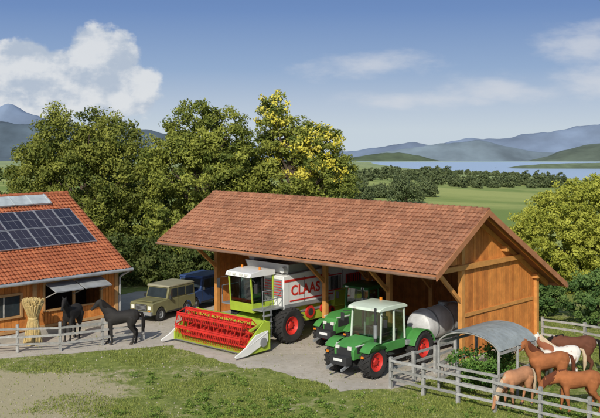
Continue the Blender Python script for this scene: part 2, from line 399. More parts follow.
mb.add(out,[tuple(range(len(out)))]); ym=M('yard_concrete',(.50,.45,.37),None,.9,ns=.5,na=.2,bump=.4,bs=40,dirt=.7,dcol=(.30,.26,.17)); mb.build('farm_yard',None,[ym],0)
def inyard(x,y):
    c=False;n=len(yardpoly);j=n-1
    for i in range(n):
        xi,yi=yardpoly[i];xj,yj=yardpoly[j]
        if (yi>y)!=(yj>y) and x<(xj-xi)*(y-yi)/(yj-yi)+xi: c=not c
        j=i
    return c
gb=leafM('grass_blades',(.12,.165,.03),(.34,.36,.09),.2)
N=0;vsg=[];fsg=[];tg=[]
while N<105000:
    y=29.5+ (random.random()**1.3)*18; x=random.uniform(-.36,.36)*y
    d=noise.fractal(Vector((x*.45,y*.45,5)),1,2,4)*.5+.5
    if x<-5.5 and y<36.5: d-=.22*min(1,(-x-5.5)/3)
    if random.random()>max(0.03,(d-.30)*3): 
        N+=.4; continue
    if inyard(x,y) and random.random()>.02: 
        N+=.2; continue
    N+=1
    h=random.uniform(.03,.085)*(1.5 if d>.7 else 1); a=random.random()*6.28; w=.015; dx,dy=math.cos(a)*w,math.sin(a)*w
    lx,ly=random.gauss(0,.03),random.gauss(0,.03); k=len(vsg)
    vsg+= [(x-dx,y-dy,0),(x+dx,y+dy,0),(x+lx,y+ly,h)]; fsg.append((k,k+1,k+2)); tg.append(min(1,max(0,random.gauss(.45,.25))))
me=bpy.data.meshes.new('grass'); me.from_pydata(vsg,[],fsg); me.materials.append(gb)
at=me.attributes.new('tint','FLOAT','FACE'); at.data.foreach_set('value',tg)
o=bpy.data.objects.new('grass',me); scene.collection.objects.link(o)
wl=leafM('weed_leaves',(.08,.15,.025),(.24,.32,.06),.2)
Ps=[];Ts=[];Ns=[]
for i in range(230):
    px=random.choice([random.gauss(265,45),random.gauss(250,60),random.gauss(560,30),random.uniform(150,600)]); py=random.uniform(402,424) if random.random()<.65 else random.uniform(366,415)
    g=G(px,py)
    if inyard(g.x,g.y): continue
    r=random.uniform(.06,.26); P,T,Nn=crown([(g.x,g.y,r*.3,r,r,r*.5)],8,18,r*.5,.2,.1,0); Ps.append(P);Ts.append(T);Ns.append(Nn)
leafmesh('weeds',None,np.concatenate(Ps),.032,wl,np.concatenate(Ts),np.concatenate(Ns))
mb=MB()
for i in range(900):
    y=random.uniform(30,45); x=random.uniform(-.36,.3)*y; s=random.uniform(.012,.03)
    mb.cyl((x,y,-.005),(x+.005,y,s),s*1.3,s*.7,6,0,random.random())
mb.build('pebbles',None,[M('pebble',(.40,.36,.28),(.26,.23,.18),.9)],60)
# ---------------------------------------------------------------- machine shed
sh=empty('machine_shed',PL,A); L=14.5
def zr(y): return 6.15-.6*(.45-y) if y<.45 else 6.15-.557*(y-.45)
mb=MB()
planks(mb,'y',0,0,5.76,.15,lambda y:zr(y)-.2,.19)
planks(mb,'y',L,0,5.76,.15,lambda y:zr(y)-.2,.19)
planks(mb,'y',L,-2.9,-.01,3.98,lambda y:zr(y)-.2,.19)
planks(mb,'y',0,-2.9,-.01,3.98,lambda y:zr(y)-.2,.19)
planks(mb,'x',5.76,.03,L-.03,.15,lambda x:zr(5.76)-.2,.22)
mb.build('board_walls',sh,[orange],0)
mb=MB()
for x in(0,3.63,7.25,10.88,L):
    mb.box((x,0-.12,(zr(0)-.25)/2),(.2,.2,zr(0)-.25),0,t=random.random())
    if 0<x<L:
        mb.box((x,3,(zr(3)-.3)/2),(.18,.18,zr(3)-.3),0)
        mb.beam((x,2.9,2.3),(x,1.2,3.8),.12,.16,0); mb.beam((x,3.1,2.2),(x,4.4,3.5),.12,.16,0)
    mb.box((x+(.12 if x==L else 0),1.35,3.86),(.14,8.6,.2),0)
    mb.beam((x,-.22,2.5),(x,-1.7,3.74),.12,.15,0)
    mb.beam((x,-3.05,zr(-3.05)-.2),(x,.45,zr(.45)-.2),.14,.2,0); mb.beam((x,.45,zr(.45)-.2),(x,6.9,zr(6.9)-.2),.14,.2,0)
    if x in(0,L): mb.box((x+.06*(1 if x else -1),5.8,1.5),(.2,.2,2.9),0)
for y in(-2.6,-.12,3.0,5.6):
    mb.box((L/2,y,zr(y)-.4 if y!=-.12 else zr(y)-.42),(L+.6,.16,.2),0)
for x in np.linspace(-.6,L+.6,26):
    mb.beam((x,-3.12,zr(-3.12)-.12),(x,.45,zr(.45)-.12),.07,.1,0); mb.beam((x,.45,zr(.45)-.12),(x,7,zr(7)-.12),.07,.1,0)
mb.box((L+.05,2.8,1.9),(.06,5.5,.14),0)
mb.build('timber_frame',sh,[beamM],0)
mb=MB()
x0,x1=-.92,L+.92
e=Vector((0,-3.62,-2.172)); tiles(mb,(x0,.45,6.13),(1,0,0),e,x1-x0,e.length+.02)
e2=Vector((0,6.59,-3.67)); tiles(mb,(x0,.45,6.13),(1,0,0),e2,x1-x0,e2.length)
n=60
for i in range(n):
    xa=x0+(x1-x0)*i/n; mb.cyl((xa,.45,6.13),(xa+(x1-x0)/n*1.05,.45,6.15),.11,.13,10,0,random.random())
mb.build('tile_roof',sh,[tileM],30)
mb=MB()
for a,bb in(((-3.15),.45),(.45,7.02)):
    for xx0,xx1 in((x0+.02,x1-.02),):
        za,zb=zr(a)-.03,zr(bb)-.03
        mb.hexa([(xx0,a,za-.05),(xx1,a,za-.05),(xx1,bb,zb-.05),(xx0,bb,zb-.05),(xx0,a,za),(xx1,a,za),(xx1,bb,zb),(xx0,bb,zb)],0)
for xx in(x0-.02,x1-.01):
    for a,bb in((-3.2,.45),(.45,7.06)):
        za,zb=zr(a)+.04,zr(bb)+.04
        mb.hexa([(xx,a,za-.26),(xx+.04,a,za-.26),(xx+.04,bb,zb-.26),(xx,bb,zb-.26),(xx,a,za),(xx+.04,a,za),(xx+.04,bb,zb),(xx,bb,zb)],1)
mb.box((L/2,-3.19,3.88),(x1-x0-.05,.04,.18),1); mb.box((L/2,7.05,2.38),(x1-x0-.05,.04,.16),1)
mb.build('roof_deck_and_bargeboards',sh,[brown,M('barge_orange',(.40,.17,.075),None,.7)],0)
mb=MB()
mb.box((0,2.88,.075),(.24,6.0,.15)); mb.box((L,2.88,.075),(.24,6.0,.15)); mb.box((L/2,5.76,.076),(L-.25,.24,.152))
for x in(3.63,7.25,10.88):
    for y in (-.12,3): mb.box((x,y,.08),(.36,.36,.16))
mb.build('plinth',sh,[conc],0,.01)
mb=MB(); mb.cyl((x0,7.16,2.36),(x1,7.16,2.36),.07,n=10)
mb.cyl((x0,-3.28,3.86),(x1,-3.28,3.86),.055,n=10)
mb.build('gutters',sh,[M('gutter_brown',(.24,.14,.09),None,.5)])
# ---------------------------------------------------------------- stable
PC=Vector((-8.92,46.3,0)); st=empty('stable_building',PC,A)
def zs(x): return 2.65+.62*(.58-x) if x>-4.9 else 6.05-.62*(-4.9-x)
mb=MB()
ops=[(-4.05,-1.0,1.15,2.3),(-6.9,-5.3,1.1,2.0),(-10.5,-9,0,2.3)]
ys=[-14]+sorted([v for o_ in ops for v in o_[:2]])+[0]
for a,bb in zip(ys[:-1],ys[1:]):
    o_=[q for q in ops if abs(q[0]-a)<.01]
    if o_:
        q=o_[0]
        if q[2]>.3: planks(mb,'y',0,a,bb,.3,lambda y:q[2],.17)
        planks(mb,'y',0,a,bb,q[3],lambda y:2.95,.17)
    else: planks(mb,'y',0,a,bb,.3,lambda y:2.95,.17)
planks(mb,'x',0,-9.8,0,.3,lambda x:zs(x)-.12,.2); planks(mb,'x',-14,-9.8,0,.3,lambda x:zs(x)-.12,.2); planks(mb,'y',-9.8,-14,0,.3,lambda y:2.9,.2)
mb.build('board_walls',st,[orange],0)
mb=MB()
mb.box((-.0,-7,.148),(.3,14.2,.3)); mb.box((-4.9,.02,.145),(9.6,.3,.29)); mb.box((-9.8,-7,.146),(.3,14.1,.29)); mb.build('plinth',st,[conc],0,.01)
mb=MB()
for q in ops:
    a,bb,z0,z1=q
    mb.box((.03,a-.05,(z0+z1)/2),(.12,.1,z1-z0+.2)); mb.box((.03,bb+.05,(z0+z1)/2),(.12,.1,z1-z0+.2)); mb.box((.035,(a+bb)/2,z1+.06),(.13,bb-a,.12)); 
    if z0>.3: mb.box((.05,(a+bb)/2,z0-.04),(.16,bb-a+.2,.08))
for y in(-.1,-4.6,-8,-11.5): mb.box((.05,y,1.6),(.16,.18,2.7))
mb.box((.05,-7,2.88),(.14,14,.16)); mb.box((.045,-2.5,1.72),(.1,.1,1.1))
mb.box((.05,-7,.42),(.09,14,.12))
for y in np.arange(-14.2,.5,.9): mb.beam((-.1,y,zs(-.1)-.1),(.55,y,zs(.55)-.1),.08,.12)
mb.build('frames_and_posts',st,[M('light_timber',(.46,.27,.11),(.40,.22,.09),.7)],0)
mb=MB()
mb.box((-2.5,-7,1.3),(.1,13.8,2.6),0); mb.box((-1.2,-7,2.9),(2.3,13.8,.06),0); mb.build('dark_interior',st,[M('interior_shade',(.05,.035,.025),None,.9)],0)  # near-black sheets paint the shade seen through the stable openings
mb=MB()
for k in range(2): mb.box((.52,-3.3+k*1.56,2.2),(.95,1.46,.05),0,Matrix.Rotation(math.radians(18),3,'Y'))
for y in(-4,-2.55,-1.05): mb.beam((.05,y,1.7),(.85,y,2.02),.04,.04,1)
mb.box((.03,-6.1,1.55),(.04,.06,.9),1)
mb.box((0.01,-6.1,1.55),(.02,1.58,.88),2)
mb.build('open_shutters',st,[M('shutter_grey',(.30,.31,.31),None,.6),fenceM,dglass],0)
mb=MB(); x0,x1=-14.4,.4
dn=Vector((5.48,0,-3.4)); tiles(mb,(-4.9,x0,6.03),(0,1,0),dn,x1-x0,dn.length,m=0)
dn=Vector((-5.48,0,-3.4)); tiles(mb,(-4.9,x0,6.03),(0,1,0),dn,x1-x0,dn.length,m=0)
for i in range(50):
    ya=x0+(x1-x0)*i/50; mb.cyl((-4.9,ya,6.04),(-4.9,ya+.31,6.06),.11,.125,10,0,random.random())
mb.build('tile_roof',st,[tileR],30)
mb=MB()
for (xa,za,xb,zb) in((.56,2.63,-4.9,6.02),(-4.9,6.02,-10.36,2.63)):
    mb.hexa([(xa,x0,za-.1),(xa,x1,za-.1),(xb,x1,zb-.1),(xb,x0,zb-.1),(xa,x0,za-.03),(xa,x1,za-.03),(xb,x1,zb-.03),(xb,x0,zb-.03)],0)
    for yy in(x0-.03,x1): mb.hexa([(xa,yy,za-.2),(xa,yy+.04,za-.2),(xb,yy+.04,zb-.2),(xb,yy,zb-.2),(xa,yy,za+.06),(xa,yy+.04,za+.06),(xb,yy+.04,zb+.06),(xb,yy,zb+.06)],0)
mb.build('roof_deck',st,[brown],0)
mb=MB(); mb.cyl((.66,x0,2.6),(.66,x1+.05,2.6),.08,n=12); mb.tube([(.66,.3,2.56),(.25,.1,2.3),(.16,.06,2.2),(.16,.06,.1)],.05)
mb.build('gutter',st,[M('zinc',(.42,.43,.43),None,.4,.4)])
sl=math.atan2(3.4,5.48); Rs=Matrix.Rotation(sl,3,'Y')
def onroof(w,y,h):
    return Vector((.58-w,y,2.65+.62*w))+Vector((math.sin(sl),0,math.cos(sl)))*h
mb=MB()
for r in range(2):
    w=2.42+r*1.2
    for k in range(12):
        y=-.85-k*1.06; mb.box(onroof(w,y,.11),(1.36,1.02,.04),0,Rs,t=random.random())
        for d in(-.5,.5): mb.box(onroof(w,y+d,.115),(1.40,.03,.055),1,Rs)
        mb.box(onroof(w-.575,y,.115),(.028,1.02,.055),1,Rs); mb.box(onroof(w+.575,y,.115),(.028,1.02,.055),1,Rs)
        mb.box(onroof(w,y,.134),(.015,.98,.006),1,Rs); 
        for d in(-.17,.17): mb.box(onroof(w,y+d,.1325),(1.34,.008,.004),1,Rs)
mb.build('solar_panels',st,[solarM,M('alu_frame',(.42,.42,.44),None,.35,.5)],0)
mb=MB(); mb.box(onroof(4.95,-7.6,.14),(.75,13,.08),0,Rs)
for k in range(14): mb.box(onroof(4.95,-1.2-k*1.0,.19),(.78,.05,.03),0,Rs)
mb.build('ridge_skylight',st,[M('translucent_sheet',(.42,.46,.46),None,.3)],0)
# ---------------------------------------------------------------- fences
def fence(name,pts,h=1.1,sp=1.9,zs_=(.35,.68,1.0)):
    e=empty(name,pts[0]); mb=MB(); o=Vector(pts[0])
    for a,bb in zip(pts[:-1],pts[1:]):
        a=Vector(a)-o; bb=Vector(bb)-o; d=(bb-a); n=max(1,round(d.length/sp))
        for i in range(n+1):
            p=a+d*i/n; mb.box((p.x,p.y,h/2),(.11,.11,h+random.uniform(-.05,.08)),0,Matrix.Rotation(math.atan2(d.y,d.x)+random.uniform(-.1,.1),3,'Z')@Matrix.Rotation(random.uniform(-.03,.03),3,'X'),random.random())
            if i<n:
                q=a+d*(i+1)/n; s=Vector((d.y,-d.x,0)).normalized()*.08
                for z in zs_: mb.beam(p+s+Vector((0,0,z+random.uniform(-.03,.03))),q+s+Vector((0,0,z+random.uniform(-.03,.03))),.035,.09,0,random.random())
    mb.build('posts_and_rails',e,[fenceM],0); return e
fence('wooden_fence',[G(-70,356),G(60,351),G(143,340)],1.2)
Af=Vector((3.30,34.46,0))
fence('wooden_fence',[Af+V*4.2,Af,Af+U*4.3,Af+U*11],1.1,1.5)
RB=Vector((10.75,42.1,0)); fence('wooden_fence',[RB,RB+U*8],1.1)
# ---------------------------------------------------------------- feeding shelter
fs_=empty('feeding_shelter',G(484,391)+V*.2,A); mb=MB()
W=1.25; D=1.3; zb=1.75; n=20; vs=[];fs=[]
ys=np.linspace(-D,D,60)
for y in ys:
    for i in range(n+1):
        q=math.pi*(.08+.84*i/n); wv=.012*math.sin(y*60)
        vs.append((math.cos(q)*(W+.06),y,zb-.12+math.sin(q)*.66+wv))
for j in range(len(ys)-1):
    for i in range(n): fs.append((j*(n+1)+i,j*(n+1)+i+1,(j+1)*(n+1)+i+1,(j+1)*(n+1)+i))
mb.add(vs,fs,0); mb.build('arched_roof',fs_,[canopyM],60)
mb=MB()
for y in(-D+.05,0,D-.05):
    pts=[(math.cos(math.pi*(.08+.84*i/14))*(W+.03),y,zb-.17+math.sin(math.pi*(.08+.84*i/14))*.66) for i in range(15)]
    mb.tube(pts,.03,6)
    for s in(-1,1): mb.cyl((s*(W-.02),y,0),(s*(W-.02),y,zb+.02),.05,n=8)
for s in(-1,1):
    for z in(.45,.95,1.7): mb.beam((s*(W-.02),-D,z),(s*(W-.02),D,z),.05,.09)
for z in(.45,.95): mb.beam((-W,-D,z),(W,-D,z),.05,.09)
for s in(-1,1):
    for y in np.arange(-D+.15,D,.2): mb.beam((s*(W-.02),y,.45),(s*(W-.02),y,.95),.02,.02)
mb.build('frame_and_rack',fs_,[fenceM],0)
P,T,Nn=crown([(0,0,.85,1.0,1.05,.6),(-.3,-.7,1.15,.6,.5,.45),(.3,.4,1.2,.6,.6,.4),(0,-.2,.3,1.1,1.1,.4)],90,60,.3,.3,.2,.05)
leafmesh('green_fodder',fs_,P,.06,leafM('fodder',(.05,.13,.025),(.20,.33,.06),.2),T,Nn)
# ---------------------------------------------------------------- sheaf
se=empty('straw_sheaf',G(33,344)); mb=MB()
for i in range(420):
    a=random.random()*6.28; r=math.sqrt(random.random())
    b0=Vector((math.cos(a)*r*.42,math.sin(a)*r*.42,0)); md=Vector((math.cos(a)*r*.2,math.sin(a)*r*.2,1.15)); a2=a+random.uniform(-.2,.2); tp=Vector((math.cos(a2)*r*.46,math.sin(a2)*r*.46,random.uniform(1.7,2.0)))
    t=random.random(); mb.cyl(b0,md,.014,.014,4,0,t); mb.cyl(md,tp,.014,.028,4,0,t)
mb.lathe((0,0,1.15),[(-.04,.2),(-.03,.23),(.03,.23),(.04,.2)],16,0,'z'); mb.build('straw_bundle',se,[strawM],0)
# ---------------------------------------------------------------- horses
def horse(loc,head,coat,mane,pose='stand',sc=1.0,turn=0):
    e=empty('horse',loc,head,sc); mb=MB(); v=Vector
    mb.path([(v((-.83,0,1.32)),.06,.08),(v((-.76,0,1.30)),.20,.21),(v((-.6,0,1.28)),.28,.28),(v((-.4,0,1.26)),.30,.30),(v((-.15,0,1.22)),.28,.28),(v((.1,0,1.19)),.29,.31),(v((.32,0,1.19)),.27,.34),(v((.52,0,1.22)),.22,.32),(v((.66,0,1.22)),.15,.22),(v((.73,0,1.2)),.06,.1)],18)
    if pose=='stand': nk=[v((.40,0,1.32)),v((.62,0,1.52)),v((.80,turn*.3,1.74)),v((.90,turn*.8,1.90))]; hd=v((.74,0,-.68))
    elif pose=='low': nk=[v((.42,0,1.28)),v((.72,0,1.28)),v((.98,turn*.3,1.18)),v((1.18,turn*.8,1.10))]; hd=v((.55,0,-.84))
    else: nk=[v((.42,0,1.22)),v((.75,0,1.05)),v((.98,0,.82)),v((1.15,0,.62))]; hd=v((.45,0,-.9))
    hd=(hd+v((0,turn*2.5,0))).normalized()
    mb.path([(nk[0],.20,.30),(nk[1],.15,.23),(nk[2],.11,.17),(nk[3],.09,.13)],14)
    p=nk[3]+v((0,0,.03))-hd*.03
    upn=hd.cross(v((0,1,0))).normalized()
    mb.path([(p-hd*.06,.07,.07),(p+hd*.06,.095,.125),(p+hd*.2,.095,.135),(p+hd*.34,.065,.09),(p+hd*.46,.052,.068),(p+hd*.55,.058,.07),(p+hd*.60,.035,.045)],14)
    for s in(-1,1):
        b=p+v((0,s*.06,0))
        tip=b+v((.02,s*.03,.17)) if pose!='graze' else b+v((-.05,s*.05,.15))
        mb.path([(b,.04,.03),((b+tip)/2,.035,.022),(tip,.006,.006)],8)
    def leg(pts,s,dx=0): mb.path([(v((x+dx*(1-min(1,z/1.0)),s*y,z)),r,r*1.15) for x,y,z,r in pts],12)
    FL=[(.45,.13,1.12,.13),(.47,.15,.86,.095),(.47,.15,.62,.068),(.48,.15,.52,.07),(.475,.15,.44,.055),(.475,.15,.24,.038),(.485,.15,.14,.05),(.52,.15,.07,.045),(.54,.15,.03,.055)]
    HL=[(-.52,.14,1.2,.22),(-.47,.16,.98,.18),(-.45,.17,.82,.125),(-.56,.16,.64,.075),(-.66,.15,.54,.068),(-.655,.15,.46,.056),(-.62,.15,.26,.042),(-.61,.15,.15,.052),(-.57,.15,.07,.046),(-.555,.15,.03,.055)]
    d=[random.uniform(-.18,.18) for _ in range(4)]
    leg(FL,1,d[0]);leg(FL,-1,-d[0]*.6);leg(HL,1,d[2]);leg(HL,-1,-d[2]*.8)
    o=mb.build('body',e,[coat],0)
    rm=o.modifiers.new('r','REMESH'); rm.mode='VOXEL'; rm.voxel_size=.022; rm.use_smooth_shade=True
    sm=o.modifiers.new('s','SMOOTH'); sm.iterations=5; sm.factor=.6
    mb=MB()
    for s,q,pts in((1,d[0],FL),(-1,-d[0]*.6,FL),(1,d[2],HL),(-1,-d[2]*.8,HL)):
        x=pts[-1][0]+q*.97; mb.cyl((x+.02,s*.15,0),(x,s*.15,.09),.075,.055,12,1)
    mb.path([(v((-.80,0,1.40)),.04,.04),(v((-.92,0,1.36)),.06,.06),(v((-1.0,.02,1.1)),.085,.08),(v((-1.0,.03,.8)),.085,.075),(v((-.97,.03,.55)),.03,.03)],10,0)
    for i in range(16):
        t=i/15; k=min(2,int(t*3)); f=t*3-k; c=nk[k].lerp(nk[k+1],f); tg_=(nk[min(k+1,3)]-nk[k]).normalized(); up=-tg_.cross(v((0,1,0))).normalized()
        if up.dot(v((-.5,0,1)))<0: up=-up
        rr=.27*(1-t)+.12*t; a=c+up*rr; mb.path([(a+up*.03,.03,.035),(a+v((0,.06,-.05)),.035,.05),(a+v((0,.11,-.18)),.02,.045),(a+v((0,.12,-.26)),.006,.01)],6,0)
    for s in(-1,1): q=p+hd*.16+v((0,s*.088,0)); mb.lathe(tuple(q),[(-.02,.001),(-.014,.014),(.014,.014),(.02,.001)],8,2)
    mb.build('mane_tail_hooves',e,[mane,hoofM,darkM],50)
    return e
pi=math.pi
horse(G(121,344),pi+.12,horseBlack,maneB,'stand',.98)
horse(G(72,340),-pi*.55,horseBlack,maneB,'stand',1.0,.03)
horse(G(548,393),pi+.15,horseBrown,maneR,'stand',.95,.05)
horse(G(560,384),pi+.05,pinto,maneW,'stand',.92,-.04)
horse(G(574,376),pi-.12,horseBay,maneB,'low',1.0)
horse(G(578,413),pi-.05,horseBrown,maneR,'low',.92)
horse(G(517,407),pi+.62,horseTan,maneW,'graze',.85)
# ---------------------------------------------------------------- combine harvester
ch=empty('combine_harvester',(-1.51,42.73,.004),A)
mb=MB()
mb.prism([(-.35,1.5),(-.35,2.95),(3.5,3.1),(5.0,2.85),(5.9,2.25),(6.1,1.65),(5.2,1.5)],-1.4,1.4,0)
mb.prism([(.75,.95),(.35,1.5),(5.2,1.5),(6.0,1.62),(5.8,1.05),(4.7,.95),(3.6,.75),(1.2,.75)],-1.22,1.22,1)
mb.prism([(-.3,.85),(-.3,1.5),(.7,1.5),(.7,.85)],-.95,.95,3)
mb.prism([(3.0,1.2),(3.1,1.95),(6.12,2.0),(6.14,1.62),(5.9,1.1)],-1.43,1.43,1)
mb.build('body_shell',ch,[whiteM,limeM,redM,darkM,greyM],35,.03)
mb=MB()
X=1.405
mb.box((X,1.2,2.72),(.03,3.0,.10),2); mb.box((X,1.5,1.82),(.03,2.9,.06),2); mb.box((X,1.2,1.62),(.04,3.0,.16),4)
for k in range(9): mb.box((X,2.75+k*.09,2.3),(.03,.045,.62),3)
mb.box((X,3.1,2.66),(.035,.9,.05),2); mb.box((X,3.1,1.96),(.035,.9,.05),2)
for y in(.0,1.0,2.6,3.65,4.7): mb.box((X-.003,y,2.2),(.01,.02,1.25),3)
mb.box((X+.03,4.4,2.35),(.03,1.1,.5),2); 
for k in range(7): mb.box((X+.045,3.98+k*.14,2.35),(.02,.06,.42),3)
mb.box((1.08,-.365,2.4),(.5,.03,.8),4)
for k in range(6): mb.box((1.08,-.385,2.1+k*.12),(.44,.02,.04),2)
for y,z,r in((1.5,1.15,.28),(2.4,1.2,.2),(3.0,1.05,.16)): mb.cyl((1.23,y,z),(1.33,y,z),r,n=20,m=2); mb.cyl((1.33,y,z),(1.35,y,z),r*.6,n=16,m=3)
mb.box((1.24,2.0,1.25),(.03,2.1,.1),4)
for s in(-1,1): mb.hexa([(s*1.2,.1,3.0),(s*1.25,.1,3.0),(s*1.25,2.5,3.08),(s*1.2,2.5,3.08),(s*1.36,0,3.42),(s*1.4,0,3.42),(s*1.4,2.6,3.45),(s*1.36,2.6,3.45)],4)
mb.hexa([(-1.2,.1,3.0),(1.2,.1,3.0),(1.2,.14,3.0),(-1.2,.14,3.0),(-1.36,0,3.42),(1.36,0,3.42),(1.36,.04,3.42),(-1.36,.04,3.42)],0)
mb.hexa([(-1.2,2.46,3.0),(1.2,2.46,3.0),(1.2,2.5,3.0),(-1.2,2.5,3.0),(-1.36,2.56,3.42),(1.36,2.56,3.42),(1.36,2.6,3.42),(-1.36,2.6,3.42)],0)
mb.box((0,3.6,3.2),(1.9,1.5,.35),3); mb.cyl((-.6,4.0,3.3),(-.6,4.0,3.85),.06,n=10,m=3); mb.box((.3,3.3,3.45),(.6,.5,.25),4)
mb.cyl((-1.25,.3,3.5),(-1.15,5.6,3.3),.17,n=16,m=0); mb.cyl((-1.15,5.6,3.3),(-1.1,5.9,3.1),.2,.22,n=16,m=2)
mb.cyl((1.15,-.2,3.18),(1.15,.9,3.3),.14,n=14,m=0)
mb.box((1.12,-1.05,1.62),(.62,1.3,.06),4)
for y in(-1.65,-1.05,-.45): mb.cyl((1.4,y,1.62),(1.4,y,2.45),.02,n=6,m=4)
mb.cyl((1.4,-1.65,2.45),(1.4,-.45,2.45),.02,n=6,m=4); mb.cyl((1.4,-1.65,2.05),(1.4,-.45,2.05),.02,n=6,m=4)
for z in(.55,.85,1.15,1.42): mb.box((1.5,-1.45,z),(.22,.42,.03),4)
for y in(-1.67,-1.23): mb.beam((1.5,y,.45),(1.5,y,1.62),.03,.05,4)
mb.box((-1.12,-.9,1.62),(.62,1.0,.06),4); mb.cyl((-1.4,-1.4,1.62),(-1.4,-1.4,2.4),.02,n=6,m=4); mb.cyl((-1.4,-1.4,2.4),(-1.4,-.4,2.4),.02,n=6,m=4)
mb.cyl((-1.3,0,.78),(1.3,0,.78),.16,n=12,m=3); mb.cyl((-1.2,4.4,.55),(1.2,4.4,.55),.1,n=12,m=3); mb.box((0,4.4,.8),(.5,.3,.5),3)
mb.build('panels_tank_and_ladder',ch,[whiteM,limeM,redM,darkM,greyM],35,.008)
mb=MB() # cab
cx=.12; cw=.72
mb.prism([(-1.65,1.45),(-1.7,1.85),(-.36,1.85),(-.36,1.45)],cx-cw,cx+cw,1)
mb.prism([(-1.92,3.0),(-1.82,3.18),(-1.1,3.26),(-.36,3.22),(-.36,3.0)],cx-cw-.05,cx+cw+.05,0)
for s in(-1,1):
    mb.beam((cx+s*(cw-.04),-1.66,1.85),(cx+s*(cw-.04),-1.78,3.0),.06,.06,1); mb.beam((cx+s*(cw-.04),-.4,1.85),(cx+s*(cw-.04),-.4,3.0),.07,.07,1); mb.beam((cx+s*(cw-.03),-1.05,1.85),(cx+s*(cw-.03),-1.08,3.0),.05,.05,3)
    mb.tube([(cx+s*cw,-1.75,2.92),(cx+s*(cw+.42),-1.95,2.85)],.015,6,3); mb.box((cx+s*(cw+.45),-1.95,2.6),(.18,.05,.42),3)
    for k in(.22,.52): mb.box((cx+s*k,-1.91,3.1),(.16,.06,.09),5)
    mb.cyl((cx+s*.55,-1.1,3.25),(cx+s*.55,-1.1,3.38),.05,n=10,m=6)
mb.box((cx,-.85,2.15),(.5,.45,.5),3); mb.box((cx,-.6,2.55),(.5,.12,.6),3); mb.cyl((cx,-1.4,1.85),(cx,-1.3,2.35),.04,n=8,m=3); mb.cyl((cx,-1.31,2.35),(cx,-1.28,2.38),.2,n=16,m=3)
mb.build('cab',ch,[whiteM,limeM,redM,darkM,greyM,lampM,orangeL],35,.015)
mb=MB(); mb.prism([(-1.67,1.86),(-1.77,2.99),(-.42,2.99),(-.42,1.86)],cx-cw+.05,cx+cw-.05,0); mb.build('cab_glass',ch,[glassM('tinted_glass',(.38,.48,.46),.22)],0)
mb=MB()
for s in(-1,1): wheel(mb,(s*1.36,0,.78),.78,.58,0,1,.5,22); wheel(mb,(s*1.28,4.4,.55),.55,.38,0,1,.52,20)
mb.build('wheels',ch,[tyreM,redM],35)
mb=MB() # header
h0,h1=-2.55,1.95; hm=(h0+h1)/2
mb.prism([(-.4,1.45),(-.4,.9),(-1.95,.3),(-1.95,.95)],-.6,.6,1)
mb.prism([(-1.9,.12),(-1.9,1.2),(-1.98,1.22),(-2.02,.4),(-2.2,.16),(-3.15,.12),(-3.15,.08)],h0,h1,1)
mb.box((hm,-1.86,1.22),(h1-h0,.14,.14),1); mb.box((hm,-1.84,.6),(h1-h0,.06,.1),4)
mb.cyl((h0,-2.28,.5),(h1,-2.28,.5),.18,n=16,m=2)
for i in range(120):
    t=i/119; x=h0+.1+(h1-h0-.2)*t; sgn=1 if t<.5 else -1; q=sgn*t*60
    p=Vector((x,-2.28+math.cos(q)*.24,.5+math.sin(q)*.24)); mb.box(p,(.03,.12,.12),2,Matrix.Rotation(q,3,'X'))
for x in np.arange(h0+.06,h1,.1): mb.add([(x-.035,-3.15,.1),(x+.035,-3.15,.1),(x,-3.3,.1),(x-.035,-3.15,.12),(x+.035,-3.15,.12),(x,-3.3,.11)],[(0,2,1),(3,4,5),(0,1,4,3),(1,2,5,4),(2,0,3,5)],4)
for x,s in((h0,-1),(h1,1)):
    mb.prism([(-1.8,.12),(-1.8,1.25),(-2.2,1.3),(-2.9,.75),(-3.2,.42),(-3.2,.08)],x-.03+s*.03,x+.03+s*.03,1)
    mb.prism([(-2.0,.5),(-2.0,.95),(-2.7,.85),(-3.3,.42),(-3.9,.14),(-3.85,.08),(-3.2,.08)],x+s*.07,x+s*.13,0)
    mb.cyl((x+s*.1,-2.0,.9),(x+s*.1,-3.85,.16),.05,.03,8,0)
    mb.cyl((x+s*.03,-2.28,.5),(x+s*.16,-2.28,.5),.2,n=16,m=4)
    mb.beam((x-s*.12,-1.9,1.3),(x-s*.12,-2.85,1.0),.07,.1,1)
    mb.cyl((x-s*.12,-2.0,.8),(x-s*.12,-2.6,1.05),.03,n=8,m=3)
mb.build('header',ch,[whiteM,limeM,redM,darkM,greyM],35,.006)
mb=MB(); rc=Vector((0,-2.8,.94)); R0=.54
for i in range(6):
    q=i*pi/3+.3; p=Vector((0,math.cos(q)*R0,math.sin(q)*R0))+rc
    mb.cyl((h0+.16,p.y,p.z),(h1-.16,p.y,p.z),.032,n=8,m=0)
    mb.box(((h0+h1)/2,p.y,p.z-.07),(h1-h0-.36,.015,.10),0,Matrix.Rotation(-.25,3,'X'))
    for x in np.arange(h0+.22,h1-.2,.11): mb.box((x,p.y-.03,p.z-.17),(.018,.02,.30),0,Matrix.Rotation(-.25,3,'X'))
    for x in np.linspace(h0+.18,h1-.18,6):
        mb.beam((x,rc.y,rc.z),(x,p.y,p.z),.03,.05,0)
        q2=(i+1)*pi/3+.3; p2=Vector((0,math.cos(q2)*R0,math.sin(q2)*R0))+rc; mb.beam((x,p.y,p.z),(x,p2.y,p2.z),.02,.035,0)
mb.cyl((h0+.1,rc.y,rc.z),(h1-.1,rc.y,rc.z),.07,n=12,m=0); mb.build('reel',ch,[redM],35)
cu=bpy.data.curves.new('side_lettering','FONT'); cu.body='CLAAS'; cu.size=.62; cu.extrude=.006; cu.offset=.014; cu.space_character=1.05
cu.materials.append(redM); to=bpy.data.objects.new('side_lettering',cu); scene.collection.objects.link(to); to.parent=ch
to.location=(1.412,.12,2.06); to.rotation_euler=(pi/2,0,pi/2)
